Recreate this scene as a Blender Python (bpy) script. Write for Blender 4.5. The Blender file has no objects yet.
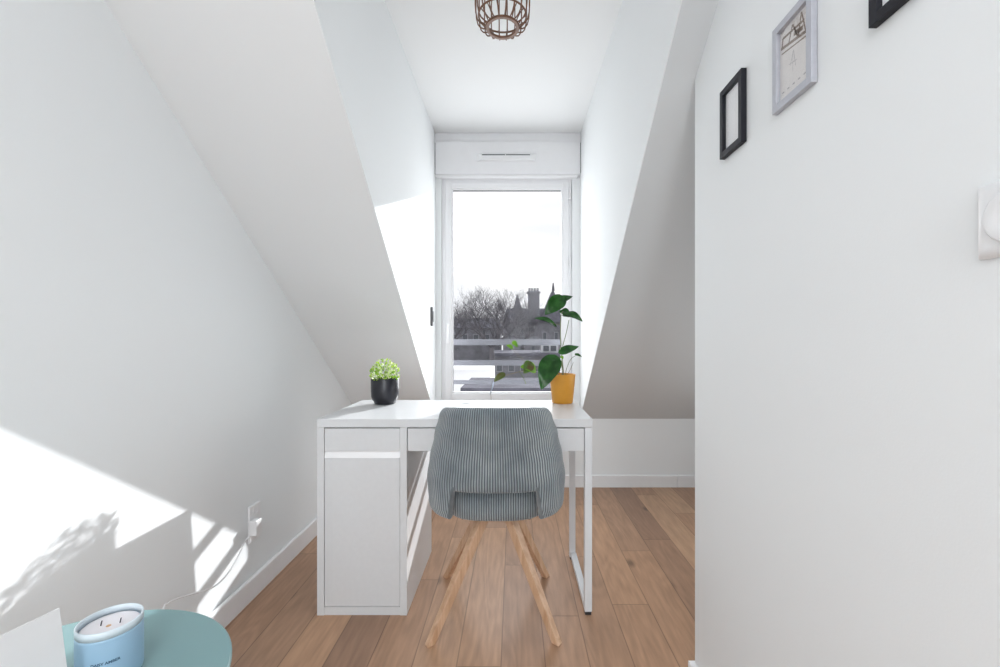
import bpy, bmesh, math, random
from mathutils import Vector, Matrix
random.seed(7)
PI = math.pi
COL = bpy.context.scene.collection
F, VX, VY, CH = 446.0, 514.0, 337.0, 1.063      # focal length (px), vanishing point, camera height


def P(x, y, Y):
    """pixel + distance -> point in the room"""
    return Vector(((x - VX) / F * Y, Y, CH - (y - VY) / F * Y))


# ------------------------------------------------------------------ materials
def nodes(name):
    m = bpy.data.materials.new(name)
    m.use_nodes = True
    nt = m.node_tree
    return m, nt, nt.nodes['Principled BSDF']


def mat(name, col, rough=0.5, noise=0.0, nscale=20.0, bump=0.0, metal=0.0, spec=0.5, coat=0.0, **kw):
    m, nt, b = nodes(name)
    b.inputs['Base Color'].default_value = (*col, 1)
    b.inputs['Roughness'].default_value = rough
    b.inputs['Metallic'].default_value = metal
    b.inputs['Specular IOR Level'].default_value = spec
    b.inputs['Coat Weight'].default_value = coat
    tc = nt.nodes.new('ShaderNodeTexCoord')
    nz = nt.nodes.new('ShaderNodeTexNoise')
    nz.inputs['Scale'].default_value = nscale
    nz.inputs['Detail'].default_value = 4
    nt.links.new(tc.outputs['Object'], nz.inputs['Vector'])
    if noise > 0:
        r = nt.nodes.new('ShaderNodeValToRGB')
        r.color_ramp.elements[0].position = 0.3
        r.color_ramp.elements[1].position = 0.7
        r.color_ramp.elements[0].color = (*[c * (1 - noise) for c in col], 1)
        r.color_ramp.elements[1].color = (*[min(1, c * (1 + noise)) for c in col], 1)
        nt.links.new(nz.outputs['Fac'], r.inputs['Fac'])
        nt.links.new(r.outputs['Color'], b.inputs['Base Color'])
    if bump > 0:
        bp = nt.nodes.new('ShaderNodeBump')
        bp.inputs['Strength'].default_value = bump
        bp.inputs['Distance'].default_value = 0.002
        nt.links.new(nz.outputs['Fac'], bp.inputs['Height'])
        nt.links.new(bp.outputs['Normal'], b.inputs['Normal'])
    for k, v in kw.items():
        b.inputs[k.replace('_', ' ')].default_value = v
    return m


def wood(name, c1, c2, axis_scale, rough=0.45, wave=6.0):
    m, nt, b = nodes(name)
    tc = nt.nodes.new('ShaderNodeTexCoord')
    mp = nt.nodes.new('ShaderNodeMapping')
    mp.inputs['Scale'].default_value = axis_scale
    nz = nt.nodes.new('ShaderNodeTexNoise')
    nz.inputs['Scale'].default_value = wave
    nz.inputs['Detail'].default_value = 6
    nz.inputs['Distortion'].default_value = 0.6
    r = nt.nodes.new('ShaderNodeValToRGB')
    r.color_ramp.elements[0].position = 0.3
    r.color_ramp.elements[1].position = 0.7
    r.color_ramp.elements[0].color = (*c1, 1)
    r.color_ramp.elements[1].color = (*c2, 1)
    L = nt.links.new
    L(tc.outputs['Object'], mp.inputs['Vector'])
    L(mp.outputs['Vector'], nz.inputs['Vector'])
    L(nz.outputs['Fac'], r.inputs['Fac'])
    L(r.outputs['Color'], b.inputs['Base Color'])
    b.inputs['Roughness'].default_value = rough
    return m


def floor_mat():
    m, nt, b = nodes('oak_planks')
    N = nt.nodes.new
    L = nt.links.new

    def math_(op, a, c=None):
        n = N('ShaderNodeMath')
        n.operation = op
        for i, v in enumerate((a, c)):
            if v is None:
                continue
            if isinstance(v, (int, float)):
                n.inputs[i].default_value = v
            else:
                L(v, n.inputs[i])
        return n.outputs[0]
    W, LEN = 0.144, 1.05
    tc = N('ShaderNodeTexCoord')
    sp = N('ShaderNodeSeparateXYZ')
    L(tc.outputs['Object'], sp.inputs[0])
    u = math_('DIVIDE', math_('ADD', sp.outputs['X'], 0.042 + W * 40), W)
    col = math_('FLOOR', u)
    fu = math_('FRACT', u)
    wn = N('ShaderNodeTexWhiteNoise')
    wn.noise_dimensions = '1D'
    L(col, wn.inputs['W'])
    v = math_('ADD', math_('DIVIDE', sp.outputs['Y'], LEN), math_('MULTIPLY', wn.outputs['Value'], 7.0))
    row = math_('FLOOR', v)
    fv = math_('FRACT', v)
    cb = N('ShaderNodeCombineXYZ')
    L(col, cb.inputs[0])
    L(row, cb.inputs[1])
    w2 = N('ShaderNodeTexWhiteNoise')
    w2.noise_dimensions = '2D'
    L(cb.outputs[0], w2.inputs['Vector'])
    # per plank tone
    tone = N('ShaderNodeValToRGB')
    e = tone.color_ramp.elements
    e[0].color = (0.375, 0.225, 0.150, 1)
    e[1].color = (0.585, 0.365, 0.230, 1)
    for pos, c in ((0.3, (0.515, 0.305, 0.188, 1)), (0.55, (0.440, 0.268, 0.175, 1)), (0.8, (0.545, 0.325, 0.200, 1))):
        k = e.new(pos)
        k.color = c
    L(w2.outputs['Value'], tone.inputs['Fac'])
    # grain coords, shifted per plank
    off = N('ShaderNodeVectorMath')
    off.operation = 'SCALE'
    L(w2.outputs['Color'], off.inputs[0])
    off.inputs['Scale'].default_value = 40
    add = N('ShaderNodeVectorMath')
    add.operation = 'ADD'
    L(tc.outputs['Object'], add.inputs[0])
    L(off.outputs[0], add.inputs[1])
    mp = N('ShaderNodeMapping')
    mp.inputs['Scale'].default_value = (5, 0.75, 1)
    L(add.outputs[0], mp.inputs['Vector'])
    g = N('ShaderNodeTexNoise')
    g.inputs['Scale'].default_value = 1.3
    g.inputs['Detail'].default_value = 2
    g.inputs['Distortion'].default_value = 0.5
    L(mp.outputs[0], g.inputs['Vector'])
    rings = math_('SINE', math_('MULTIPLY', g.outputs['Fac'], 75))
    fine = N('ShaderNodeTexNoise')
    fine.inputs['Scale'].default_value = 9
    fine.inputs['Detail'].default_value = 5
    mp2 = N('ShaderNodeMapping')
    mp2.inputs['Scale'].default_value = (7, 0.8, 1)
    L(add.outputs[0], mp2.inputs['Vector'])
    L(mp2.outputs[0], fine.inputs['Vector'])
    val = math_('ADD', math_('MULTIPLY', rings, 0.045), math_('MULTIPLY', math_('SUBTRACT', fine.outputs['Fac'], 0.5), 0.50))
    # knots
    vo = N('ShaderNodeTexVoronoi')
    vo.inputs['Scale'].default_value = 2.1
    mp3 = N('ShaderNodeMapping')
    mp3.inputs['Scale'].default_value = (1.5, 0.8, 1)
    L(add.outputs[0], mp3.inputs['Vector'])
    L(mp3.outputs[0], vo.inputs['Vector'])
    kn = N('ShaderNodeMapRange')
    kn.inputs['From Min'].default_value = 0.02
    kn.inputs['From Max'].default_value = 0.085
    kn.inputs['To Min'].default_value = 0.45
    kn.inputs['To Max'].default_value = 1.0
    L(vo.outputs['Distance'], kn.inputs['Value'])
    # seams
    seam_u = math_('MINIMUM', fu, math_('SUBTRACT', 1.0, fu))
    seam_v = math_('MULTIPLY', math_('MINIMUM', fv, math_('SUBTRACT', 1.0, fv)), LEN / W)
    seam = N('ShaderNodeMapRange')
    seam.inputs['From Min'].default_value = 0.004
    seam.inputs['From Max'].default_value = 0.020
    seam.inputs['To Min'].default_value = 0.55
    seam.inputs['To Max'].default_value = 1.0
    L(math_('MINIMUM', seam_u, seam_v), seam.inputs['Value'])
    mul = math_('MULTIPLY', math_('MULTIPLY', math_('ADD', 0.84, val), kn.outputs[0]), seam.outputs[0])
    sc = N('ShaderNodeVectorMath')
    sc.operation = 'SCALE'
    L(tone.outputs['Color'], sc.inputs[0])
    L(mul, sc.inputs['Scale'])
    L(sc.outputs[0], b.inputs['Base Color'])
    b.inputs['Roughness'].default_value = 0.42
    b.inputs['Specular IOR Level'].default_value = 0.35
    bp = N('ShaderNodeBump')
    bp.inputs['Strength'].default_value = 0.25
    bp.inputs['Distance'].default_value = 0.002
    L(mul, bp.inputs['Height'])
    L(bp.outputs[0], b.inputs['Normal'])
    return m


def corduroy_mat():
    m, nt, b = nodes('corduroy')
    N = nt.nodes.new
    L = nt.links.new
    uv = N('ShaderNodeUVMap')
    sp = N('ShaderNodeSeparateXYZ')
    L(uv.outputs[0], sp.inputs[0])
    mu = N('ShaderNodeMath')
    mu.operation = 'MULTIPLY'
    L(sp.outputs['X'], mu.inputs[0])
    mu.inputs[1].default_value = 2 * PI / 0.0087
    si = N('ShaderNodeMath')
    si.operation = 'SINE'
    L(mu.outputs[0], si.inputs[0])
    mr = N('ShaderNodeMapRange')
    mr.inputs['From Min'].default_value = -1
    mr.inputs['From Max'].default_value = 0.6
    L(si.outputs[0], mr.inputs['Value'])
    tc = N('ShaderNodeTexCoord')
    nz = N('ShaderNodeTexNoise')
    nz.inputs['Scale'].default_value = 9
    nz.inputs['Detail'].default_value = 5
    L(tc.outputs['Object'], nz.inputs['Vector'])
    r = N('ShaderNodeValToRGB')
    r.color_ramp.elements[0].position = 0.35
    r.color_ramp.elements[1].position = 0.68
    r.color_ramp.elements[0].color = (0.235, 0.275, 0.298, 1)
    r.color_ramp.elements[1].color = (0.42, 0.465, 0.48, 1)
    L(nz.outputs['Fac'], r.inputs['Fac'])
    mx = N('ShaderNodeMix')
    mx.data_type = 'RGBA'
    L(mr.outputs[0], mx.inputs['Factor'])
    mx.inputs['A'].default_value = (0.075, 0.092, 0.108, 1)
    L(r.outputs['Color'], mx.inputs['B'])
    L(mx.outputs['Result'], b.inputs['Base Color'])
    b.inputs['Roughness'].default_value = 0.85
    b.inputs['Sheen Weight'].default_value = 0.5
    b.inputs['Sheen Roughness'].default_value = 0.4
    b.inputs['Specular IOR Level'].default_value = 0.2
    bp = N('ShaderNodeBump')
    bp.inputs['Strength'].default_value = 0.8
    bp.inputs['Distance'].default_value = 0.003
    L(mr.outputs[0], bp.inputs['Height'])
    L(bp.outputs[0], b.inputs['Normal'])
    return m


def leaf_mat(name, c1, c2, rough=0.3):
    m, nt, b = nodes(name)
    N = nt.nodes.new
    L = nt.links.new
    tc = N('ShaderNodeTexCoord')
    nz = N('ShaderNodeTexNoise')
    nz.inputs['Scale'].default_value = 26
    nz.inputs['Detail'].default_value = 3
    L(tc.outputs['Object'], nz.inputs['Vector'])
    r = N('ShaderNodeValToRGB')
    r.color_ramp.elements[0].position = 0.35
    r.color_ramp.elements[1].position = 0.65
    r.color_ramp.elements[0].color = (*c1, 1)
    r.color_ramp.elements[1].color = (*c2, 1)
    L(nz.outputs['Fac'], r.inputs['Fac'])
    L(r.outputs['Color'], b.inputs['Base Color'])
    b.inputs['Roughness'].default_value = rough
    tr = N('ShaderNodeBsdfTranslucent')
    L(r.outputs['Color'], tr.inputs['Color'])
    mx = N('ShaderNodeMixShader')
    mx.inputs[0].default_value = 0.35
    L(b.outputs[0], mx.inputs[1])
    L(tr.outputs[0], mx.inputs[2])
    L(mx.outputs[0], nt.nodes['Material Output'].inputs['Surface'])
    return m


def print_mat():
    """aged paper print behind the glass of the grey frame"""
    m, nt, b = nodes('pale_print')
    N = nt.nodes.new
    tc = N('ShaderNodeTexCoord')
    nz = N('ShaderNodeTexNoise')
    nz.inputs['Scale'].default_value = 60
    r = N('ShaderNodeValToRGB')
    r.color_ramp.elements[0].color = (0.66, 0.63, 0.62, 1)
    r.color_ramp.elements[1].color = (0.76, 0.73, 0.72, 1)
    nt.links.new(tc.outputs['Object'], nz.inputs['Vector'])
    nt.links.new(nz.outputs['Fac'], r.inputs['Fac'])
    nt.links.new(r.outputs['Color'], b.inputs['Base Color'])
    b.inputs['Roughness'].default_value = 0.5
    return m


def glass_mat(name, tint=(1, 1, 1), refl=0.05):
    m = bpy.data.materials.new(name)
    m.use_nodes = True
    nt = m.node_tree
    for n in list(nt.nodes):
        if n.type != 'OUTPUT_MATERIAL':
            nt.nodes.remove(n)
    t = nt.nodes.new('ShaderNodeBsdfTransparent')
    t.inputs[0].default_value = (*tint, 1)
    g = nt.nodes.new('ShaderNodeBsdfGlossy')
    g.inputs['Roughness'].default_value = 0.02
    mx = nt.nodes.new('ShaderNodeMixShader')
    lw = nt.nodes.new('ShaderNodeLayerWeight')
    lw.inputs['Blend'].default_value = 0.15
    mm = nt.nodes.new('ShaderNodeMath')
    mm.operation = 'MULTIPLY_ADD'
    nt.links.new(lw.outputs['Fresnel'], mm.inputs[0])
    mm.inputs[1].default_value = 0.12
    mm.inputs[2].default_value = refl * 0.06
    nt.links.new(mm.outputs[0], mx.inputs[0])
    nt.links.new(t.outputs[0], mx.inputs[1])
    nt.links.new(g.outputs[0], mx.inputs[2])
    nt.links.new(mx.outputs[0], nt.nodes['Material Output'].inputs['Surface'])
    return m


WALL = mat('white_wall_paint', (0.845, 0.862, 0.87), 0.9, bump=0.08, nscale=260, spec=0.15)
CEIL = mat('white_ceiling_paint', (0.85, 0.86, 0.865), 0.92, bump=0.05, nscale=200, spec=0.12)
SLOPE_SHADE = mat('shaded_white_slope_paint', (0.68, 0.705, 0.72), 0.92, bump=0.05, nscale=200, spec=0.12)  # right slope is white too, its shade is put in as darker grey
TRIM = mat('white_gloss_trim', (0.86, 0.86, 0.87), 0.35, noise=0.01)
PVC = mat('white_pvc', (0.83, 0.83, 0.845), 0.3, noise=0.01)
GASKET = mat('dark_gasket', (0.12, 0.12, 0.13), 0.6)
DESKW = mat('white_desk_laminate', (0.70, 0.71, 0.725), 0.32, noise=0.012, nscale=60)
GAPSHADE = mat('gap_shade', (0.08, 0.08, 0.085), 0.8)
METALW = mat('white_powder_metal', (0.74, 0.755, 0.78), 0.35)
BLACKPL = mat('black_plastic', (0.03, 0.03, 0.032), 0.5)
CORD = corduroy_mat()
LEGW = wood('oak_leg', (0.50, 0.29, 0.165), (0.68, 0.45, 0.30), (10, 10, 0.7), 0.45)
OAK = floor_mat()
TEAL = mat('teal_metal', (0.20, 0.335, 0.345), 0.30, noise=0.02, nscale=5, spec=0.5)
BLACKF = mat('black_frame_wood', (0.012, 0.012, 0.018), 0.5, spec=0.3, noise=0.1, nscale=90)
GREYF = mat('grey_frame_wood', (0.47, 0.48, 0.53), 0.4, noise=0.04, nscale=90)
MAT_W = mat('white_mount_card', (0.83, 0.83, 0.84), 0.8, noise=0.01)
PRINT = print_mat()
BRONZE = mat('brown_rattan_metal', (0.185, 0.088, 0.050), 0.45, noise=0.15, nscale=60)
OCHRE = mat('ochre_ceramic', (0.70, 0.315, 0.035), 0.45, noise=0.03, nscale=40)
SOIL = mat('potting_soil', (0.06, 0.04, 0.028), 0.95, noise=0.4, nscale=120, bump=0.8)
BLACKC = mat('black_glazed_ceramic', (0.018, 0.018, 0.025), 0.28, noise=0.05, nscale=20)
LEAFD = leaf_mat('dark_green_leaf', (0.018, 0.085, 0.016), (0.04, 0.17, 0.03), 0.22)
LEAFY = leaf_mat('young_green_leaf', (0.14, 0.36, 0.03), (0.30, 0.55, 0.05), 0.35)
LEAFB = leaf_mat('browned_leaf', (0.16, 0.10, 0.04), (0.10, 0.25, 0.04), 0.4)
STEM = mat('plant_stem', (0.16, 0.20, 0.08), 0.5, noise=0.2, nscale=40)
TWIG = mat('dry_stem', (0.25, 0.21, 0.14), 0.6, noise=0.2, nscale=40)
SUCC = leaf_mat('lime_foliage', (0.16, 0.36, 0.02), (0.52, 0.72, 0.10), 0.4)
SUCC2 = leaf_mat('cream_foliage', (0.50, 0.62, 0.25), (0.85, 0.88, 0.60), 0.4)
FROST = mat('frosted_blue_glass', (0.36, 0.55, 0.72), 0.35, Transmission_Weight=0.15)
FROSTR = mat('frosted_pale_rim', (0.80, 0.89, 0.95), 0.3, Transmission_Weight=0.2)
WAX = mat('candle_wax', (0.80, 0.77, 0.80), 0.5, noise=0.02, Subsurface_Weight=0.0)
WICK = mat('wick', (0.10, 0.09, 0.10), 0.8)
NAVY = mat('navy_ink', (0.03, 0.08, 0.15), 0.6)
PAPER = mat('white_cover', (0.76, 0.76, 0.77), 0.45, noise=0.01)
PAPERE = mat('paper_edge', (0.45, 0.43, 0.40), 0.8)
GREYM = mat('grey_plastic', (0.10, 0.10, 0.105), 0.45)
RAIL = mat('pale_grey_rail', (0.20, 0.205, 0.235), 0.4, noise=0.02)
WPLAST = mat('white_plastic', (0.84, 0.84, 0.85), 0.28)
GLASS = glass_mat('window_glass')
PGLASS = glass_mat('picture_glass', refl=0.02)
WINF = mat('far_window_surround', (0.32, 0.32, 0.35), 0.9, noise=0.05)
BARK = mat('grey_bark', (0.15, 0.145, 0.16), 1.0, spec=0.02, noise=0.25, nscale=3)  # distance haze is put into the greys of bark, grey facade and slate
FACADE = mat('grey_facade', (0.21, 0.21, 0.235), 0.9, spec=0.05, noise=0.2, nscale=1.2)
FACADEL = mat('pale_facade', (0.62, 0.63, 0.66), 0.9, noise=0.06, nscale=0.8)
FACW = mat('white_facade', (0.95, 0.95, 0.96), 0.9, noise=0.02, nscale=0.8)
SLATE = mat('slate_roof', (0.15, 0.15, 0.18), 0.8, spec=0.05, noise=0.25, nscale=2)
SHUT = mat('far_glass', (0.10, 0.11, 0.13), 0.3)
GROUND = mat('ground_cover', (0.22, 0.22, 0.21), 0.95, noise=0.3, nscale=0.5)


# ------------------------------------------------------------------ mesh helpers
class MB:
    def __init__(self):
        self.v, self.f, self.uv, self.mi = [], [], {}, []

    def face(self, pts, mi=0, uvs=None):
        n = len(self.v)
        self.v += [tuple(p) for p in pts]
        self.f.append(tuple(range(n, n + len(pts))))
        self.mi.append(mi)

    def box(self, x0, x1, y0, y1, z0, z1, mi=0, M=None):
        p = [Vector(q) for q in ((x0, y0, z0), (x1, y0, z0), (x1, y1, z0), (x0, y1, z0),
                                 (x0, y0, z1), (x1, y0, z1), (x1, y1, z1), (x0, y1, z1))]
        if M is not None:
            p = [M @ q for q in p]
        n = len(self.v)
        self.v += [tuple(q) for q in p]
        for f in ((3, 2, 1, 0), (4, 5, 6, 7), (0, 1, 5, 4), (1, 2, 6, 5), (2, 3, 7, 6), (3, 0, 4, 7)):
            self.f.append(tuple(n + i for i in f))
            self.mi.append(mi)
        return self

    def prism(self, a, b, mi=0):
        """two matching loops of points joined into a solid"""
        n = len(self.v)
        k = len(a)
        self.v += [tuple(q) for q in a] + [tuple(q) for q in b]
        self.f.append(tuple(n + i for i in reversed(range(k))))
        self.f.append(tuple(n + k + i for i in range(k)))
        self.mi += [mi, mi]
        for i in range(k):
            j = (i + 1) % k
            self.f.append((n + i, n + j, n + k + j, n + k + i))
            self.mi.append(mi)
        return self

    def loops(self, rings, closed=True, cap=True, mi=0):
        """skin a list of rings (each the same number of points)"""
        n = len(self.v)
        k = len(rings[0])
        for r in rings:
            self.v += [tuple(q) for q in r]
        for i in range(len(rings) - 1):
            for j in range(k if closed else k - 1):
                j2 = (j + 1) % k
                self.f.append((n + i * k + j, n + i * k + j2, n + (i + 1) * k + j2, n + (i + 1) * k + j))
                self.mi.append(mi)
        if cap and closed:
            self.f.append(tuple(n + j for j in reversed(range(k))))
            self.f.append(tuple(n + (len(rings) - 1) * k + j for j in range(k)))
            self.mi += [mi, mi]
        return self

    def lathe(self, prof, c=(0, 0, 0), n=48, mi=0, closed=False):
        """revolve (r, z) pairs about z; closed joins the last to the first"""
        base = len(self.v)
        c = Vector(c)
        m = len(prof)
        for r, z in prof:
            for j in range(n):
                a = 2 * PI * j / n
                self.v.append((c.x + r * math.cos(a), c.y + r * math.sin(a), c.z + z))
        for i in range(m if closed else m - 1):
            i2 = (i + 1) % m
            for j in range(n):
                j2 = (j + 1) % n
                self.f.append((base + i * n + j, base + i * n + j2, base + i2 * n + j2, base + i2 * n + j))
                self.mi.append(mi)
        if not closed:
            self.f.append(tuple(base + j for j in reversed(range(n))))
            self.f.append(tuple(base + (m - 1) * n + j for j in range(n)))
            self.mi += [mi, mi]
        return self

    def tube(self, pts, r, n=8, mi=0, up=None):
        pts = [Vector(p) for p in pts]
        rs = r if isinstance(r, (list, tuple)) else [r] * len(pts)
        rings = []
        prev = None
        for i, p in enumerate(pts):
            d = (pts[min(i + 1, len(pts) - 1)] - pts[max(i - 1, 0)])
            if d.length < 1e-9:
                d = Vector((0, 0, 1))
            d.normalize()
            if prev is None:
                a = Vector((0, 0, 1)) if abs(d.z) < 0.9 else Vector((1, 0, 0))
                s = d.cross(a).normalized()
            else:
                s = (prev - d * prev.dot(d)).normalized()
            prev = s
            t = d.cross(s)
            rings.append([p + (s * math.cos(2 * PI * j / n) + t * math.sin(2 * PI * j / n)) * rs[i] for j in range(n)])
        return self.loops(rings, mi=mi)

    def build(self, name, mats, parent=None, smooth=False, bevel=0.0, seg=2, fix=True):
        me = bpy.data.meshes.new(name)
        me.from_pydata(self.v, [], self.f)
        if not isinstance(mats, (list, tuple)):
            mats = [mats]
        for m in mats:
            me.materials.append(m)
        for p, i in zip(me.polygons, self.mi):
            p.material_index = i
            p.use_smooth = smooth
        if fix:
            bm = bmesh.new()
            bm.from_mesh(me)
            bmesh.ops.recalc_face_normals(bm, faces=bm.faces)
            bm.to_mesh(me)
            bm.free()
        o = bpy.data.objects.new(name, me)
        COL.objects.link(o)
        if parent is not None:
            o.parent = parent
            o.matrix_parent_inverse = Matrix.Translation(-parent.location) if parent.type == 'EMPTY' else Matrix()
        if bevel > 0:
            b = o.modifiers.new('bevel', 'BEVEL')
            b.width = bevel
            b.segments = seg
            b.limit_method = 'ANGLE'
            b.angle_limit = math.radians(40)
        return o


def crease(o, ang=35):
    me = o.data
    bm = bmesh.new()
    bm.from_mesh(me)
    for e in bm.edges:
        if len(e.link_faces) == 2 and e.calc_face_angle(0) > math.radians(ang):
            e.smooth = False
    bm.to_mesh(me)
    bm.free()
    return o


def tag(o, label, cat, group=None, kind=None):
    o['label'] = label
    o['category'] = cat
    if group:
        o['group'] = group
    if kind:
        o['kind'] = kind
    return o


def thing(name, loc, label, cat, group=None):
    o = bpy.data.objects.new(name, None)
    o.empty_display_size = 0.05
    COL.objects.link(o)
    o.location = loc
    return tag(o, label, cat, group)


def struct(o):
    o['kind'] = 'structure'
    return o


def bx(name, x0, x1, y0, y1, z0, z1, m, parent=None, bevel=0.0, seg=2):
    return MB().box(x0, x1, y0, y1, z0, z1).build(name, m, parent, bevel=bevel, seg=seg)


# ------------------------------------------------------------------ the room
ZF = 3.165            # far wall
KN = 0.4825           # knee wall height
GR = 0.775            # slope of the roof
CE = 2.497            # ceiling
YS = ZF - (CE - KN) / GR
LW0, LW1 = -1.073, -0.027      # left wall leans out a little with height


def slz(y):
    return KN + GR * (ZF - y)


def cheekL(y):
    return -0.549 - 0.006 * (y - 1.2) / 1.965


def cheekR(y):
    return 0.459 + 0.009 * (y - 1.2) / 1.965


struct(bx('floor', -1.3, 1.9, -2.7, 3.3, -0.08, 0.0, OAK))
# left wall
MB().prism([(LW0, -2.7, 0), (LW0 + LW1 * 2.6, -2.7, 2.6), (LW0 + LW1 * 2.6, 3.24, 2.6), (LW0, 3.24, 0)],
           [(-1.3, -2.7, 0), (-1.3, -2.7, 2.6), (-1.3, 3.24, 2.6), (-1.3, 3.24, 0)]).build('wall_left', WALL)
struct(bpy.data.objects['wall_left'])
# far wall with the window opening
WX0, WX1, WZ0, WZ1 = -0.515, 0.412, 0.601, 2.190
m = MB()
for a in ((-1.3, WX0, 0, 2.6), (WX1, 1.9, 0, 2.6), (WX0, WX1, 0, WZ0), (WX0, WX1, WZ1, 2.6)):
    m.box(a[0], a[1], ZF, ZF + 0.075, a[2], a[3])
struct(m.build('wall_far', WALL))
struct(bx('wall_right', 1.8, 1.9, -2.7, ZF, 0, 2.6, WALL))
struct(bx('wall_back', -1.3, 1.9, -2.8, -2.7, 0, 2.6, WALL))
# near wall with the pictures, ends at y = 1.385
YE = 1.385
a = [(-2.7, 0), (YE, 0), (YE, slz(YE)), (YS, CE), (-2.7, CE)]
struct(MB().prism([(0.562, y, z) for y, z in a], [(0.68, y, z) for y, z in a]).build('wall_near_right', WALL))
# ceiling
m = MB()
m.box(-1.3, 1.9, -2.7, YS, CE, CE + 0.1)
m.box(-0.70, 0.60, YS, ZF, CE, CE + 0.1)
struct(m.build('ceiling', CEIL))
# sloping ceilings left and right of the dormer
T = 0.003


def slope(name, xa, xb, m=CEIL):
    lo, hi = [], []
    for (x, y) in ((xa(ZF), ZF), (xb(ZF), ZF), (xb(YS), YS), (xa(YS), YS)):
        lo.append((x, y, slz(y)))
        hi.append((x, y, slz(y) + 0.12))
    return struct(MB().prism(lo, hi).build(name, m))


slope('ceiling_slope_left', lambda y: -1.25, lambda y: cheekL(y) - T)
slope('ceiling_slope_right', lambda y: cheekR(y) + T, lambda y: 1.9, SLOPE_SHADE)
# dormer cheeks (triangular side walls)
for nm, fn, s in (('wall_dormer_left', cheekL, -1), ('wall_dormer_right', cheekR, 1)):
    tri = [(ZF, KN), (ZF, CE), (YS, CE)]
    struct(MB().prism([(fn(y), y, z) for y, z in tri], [(fn(y) + s * T, y, z) for y, z in tri]).build(nm, WALL))


def board(name, a, b, h, t, side):
    """baseboard from a to b in plan, thickness t to `side`, with a small rounded top"""
    a, b = Vector(a), Vector(b)
    d = (b - a).normalized()
    nrm = Vector((-d.y, d.x)) * side
    prof = [(0, 0), (t, 0), (t, h - 0.006), (t - 0.002, h - 0.002), (t - 0.005, h), (0, h)]
    la = [(a.x + nrm.x * q, a.y + nrm.y * q, z) for q, z in prof]
    lb = [(b.x + nrm.x * q, b.y + nrm.y * q, z) for q, z in prof]
    return struct(MB().prism(la, lb).build(name, TRIM))


board('baseboard_left', (LW0 + 0.002, -2.69), (LW0 + 0.002, ZF), 0.088, 0.014, -1)
board('baseboard_far', (-1.05, ZF), (1.155, ZF), 0.085, 0.013, -1)
board('baseboard_far_right', (1.157, ZF), (1.79, ZF), 0.085, 0.013, -1)
board('baseboard_near_right', (0.562, -2.69), (0.562, YE), 0.053, 0.018, 1)
board('baseboard_wall_end', (0.545, YE), (0.68, YE), 0.053, 0.012, 1)

# ------------------------------------------------------------------ window
FY = 3.172            # front of the frame
W = bpy.data.objects.new('window_1', None)
COL.objects.link(W)
W.location = ((WX0 + WX1) / 2, FY, WZ0)
W['kind'] = 'structure'


def frame_mb(x0, x1, z0, z1, w, y0, y1, wb=None):
    wb = wb or w
    m = MB()
    for (a, b, c, d) in ((x0, x0 + w, z0, z1), (x1 - w, x1, z0, z1), (x0 + w, x1 - w, z1 - w, z1), (x0 + w, x1 - w, z0, z0 + wb)):
        m.box(a, b, y0, y1, c, d)
    return m


frame_mb(WX0 + 0.001, WX1 - 0.001, WZ0 + 0.001, WZ1 - 0.001, 0.030, FY + 0.008, FY + 0.066).build('window_frame', PVC, W, bevel=0.003)
SX0, SX1, SZ0, SZ1 = -0.490, 0.390, 0.618, 2.165
frame_mb(SX0, SX1, SZ0, SZ1, 0.044, FY, FY + 0.040).build('sash', PVC, W, bevel=0.004)
GX0, GX1, GZ0, GZ1 = -0.4335, 0.3412, 0.665, 2.106
frame_mb(GX0 - 0.015, GX1 + 0.007, GZ0 - 0.006, GZ1 + 0.017, 0.013, FY + 0.006, FY + 0.034).build('glazing_bead', PVC, W, bevel=0.002)
frame_mb(GX0 - 0.0035, GX1 + 0.0035, GZ0 - 0.0035, GZ1 + 0.0035, 0.0045, FY + 0.012, FY + 0.030).build('gasket', GASKET, W)
bx('pane', GX0 - 0.01, GX1 + 0.01, FY + 0.020, FY + 0.024, GZ0 - 0.01, GZ1 + 0.01, GLASS, W)
m = MB()
m.box(-0.479, -0.459, FY - 0.008, FY, 1.08, 1.20)
m.tube([(-0.469, FY - 0.006, 1.15), (-0.469, FY - 0.045, 1.15), (-0.469, FY - 0.050, 1.12), (-0.469, FY - 0.046, 1.02)], 0.009, 10)
m.build('handle', WPLAST, W, bevel=0.002)
for zz in (2.08, 1.60, 0.78):
    hg = MB()
    hg.tube([(0.398, FY - 0.004, zz - 0.04), (0.398, FY - 0.004, zz + 0.04)], 0.007, 10)
    hg.build('hinge', WPLAST, W)
# roller shutter box above the window
BOXY = 3.120
sb = bpy.data.objects.new('trim_1', None)
COL.objects.link(sb)
sb['kind'] = 'structure'
sb.location = (-0.05, BOXY, 2.2)
bx('shutter_box', cheekL(3.12) + 0.004, cheekR(3.12) - 0.004, BOXY, ZF - 0.001, 2.200, 2.432, PVC, sb, bevel=0.003)
bx('cover_strip', cheekL(3.12) + 0.001, cheekR(3.12) - 0.001, BOXY + 0.012, ZF - 0.001, 2.434, CE - 0.001, PVC, sb, bevel=0.002)
bx('end_seal', cheekL(3.12) + 0.0005, cheekL(3.12) + 0.0035, BOXY + 0.006, BOXY + 0.02, 2.205, 2.425, GASKET, sb)
bx('end_seal', cheekR(3.12) - 0.0035, cheekR(3.12) - 0.0005, BOXY + 0.006, BOXY + 0.02, 2.215, 2.425, GASKET, sb)
bx('bottom_cover', WX0 - 0.035, WX1 + 0.035, BOXY + 0.004, FY + 0.01, 2.186, 2.199, PVC, sb, bevel=0.002)
v = thing('air_vent', (-0.055, BOXY, 2.28), 'slim white slotted air vent on the shutter box above the window', 'vent')
VX0, VX1 = -0.262, 0.155
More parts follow.
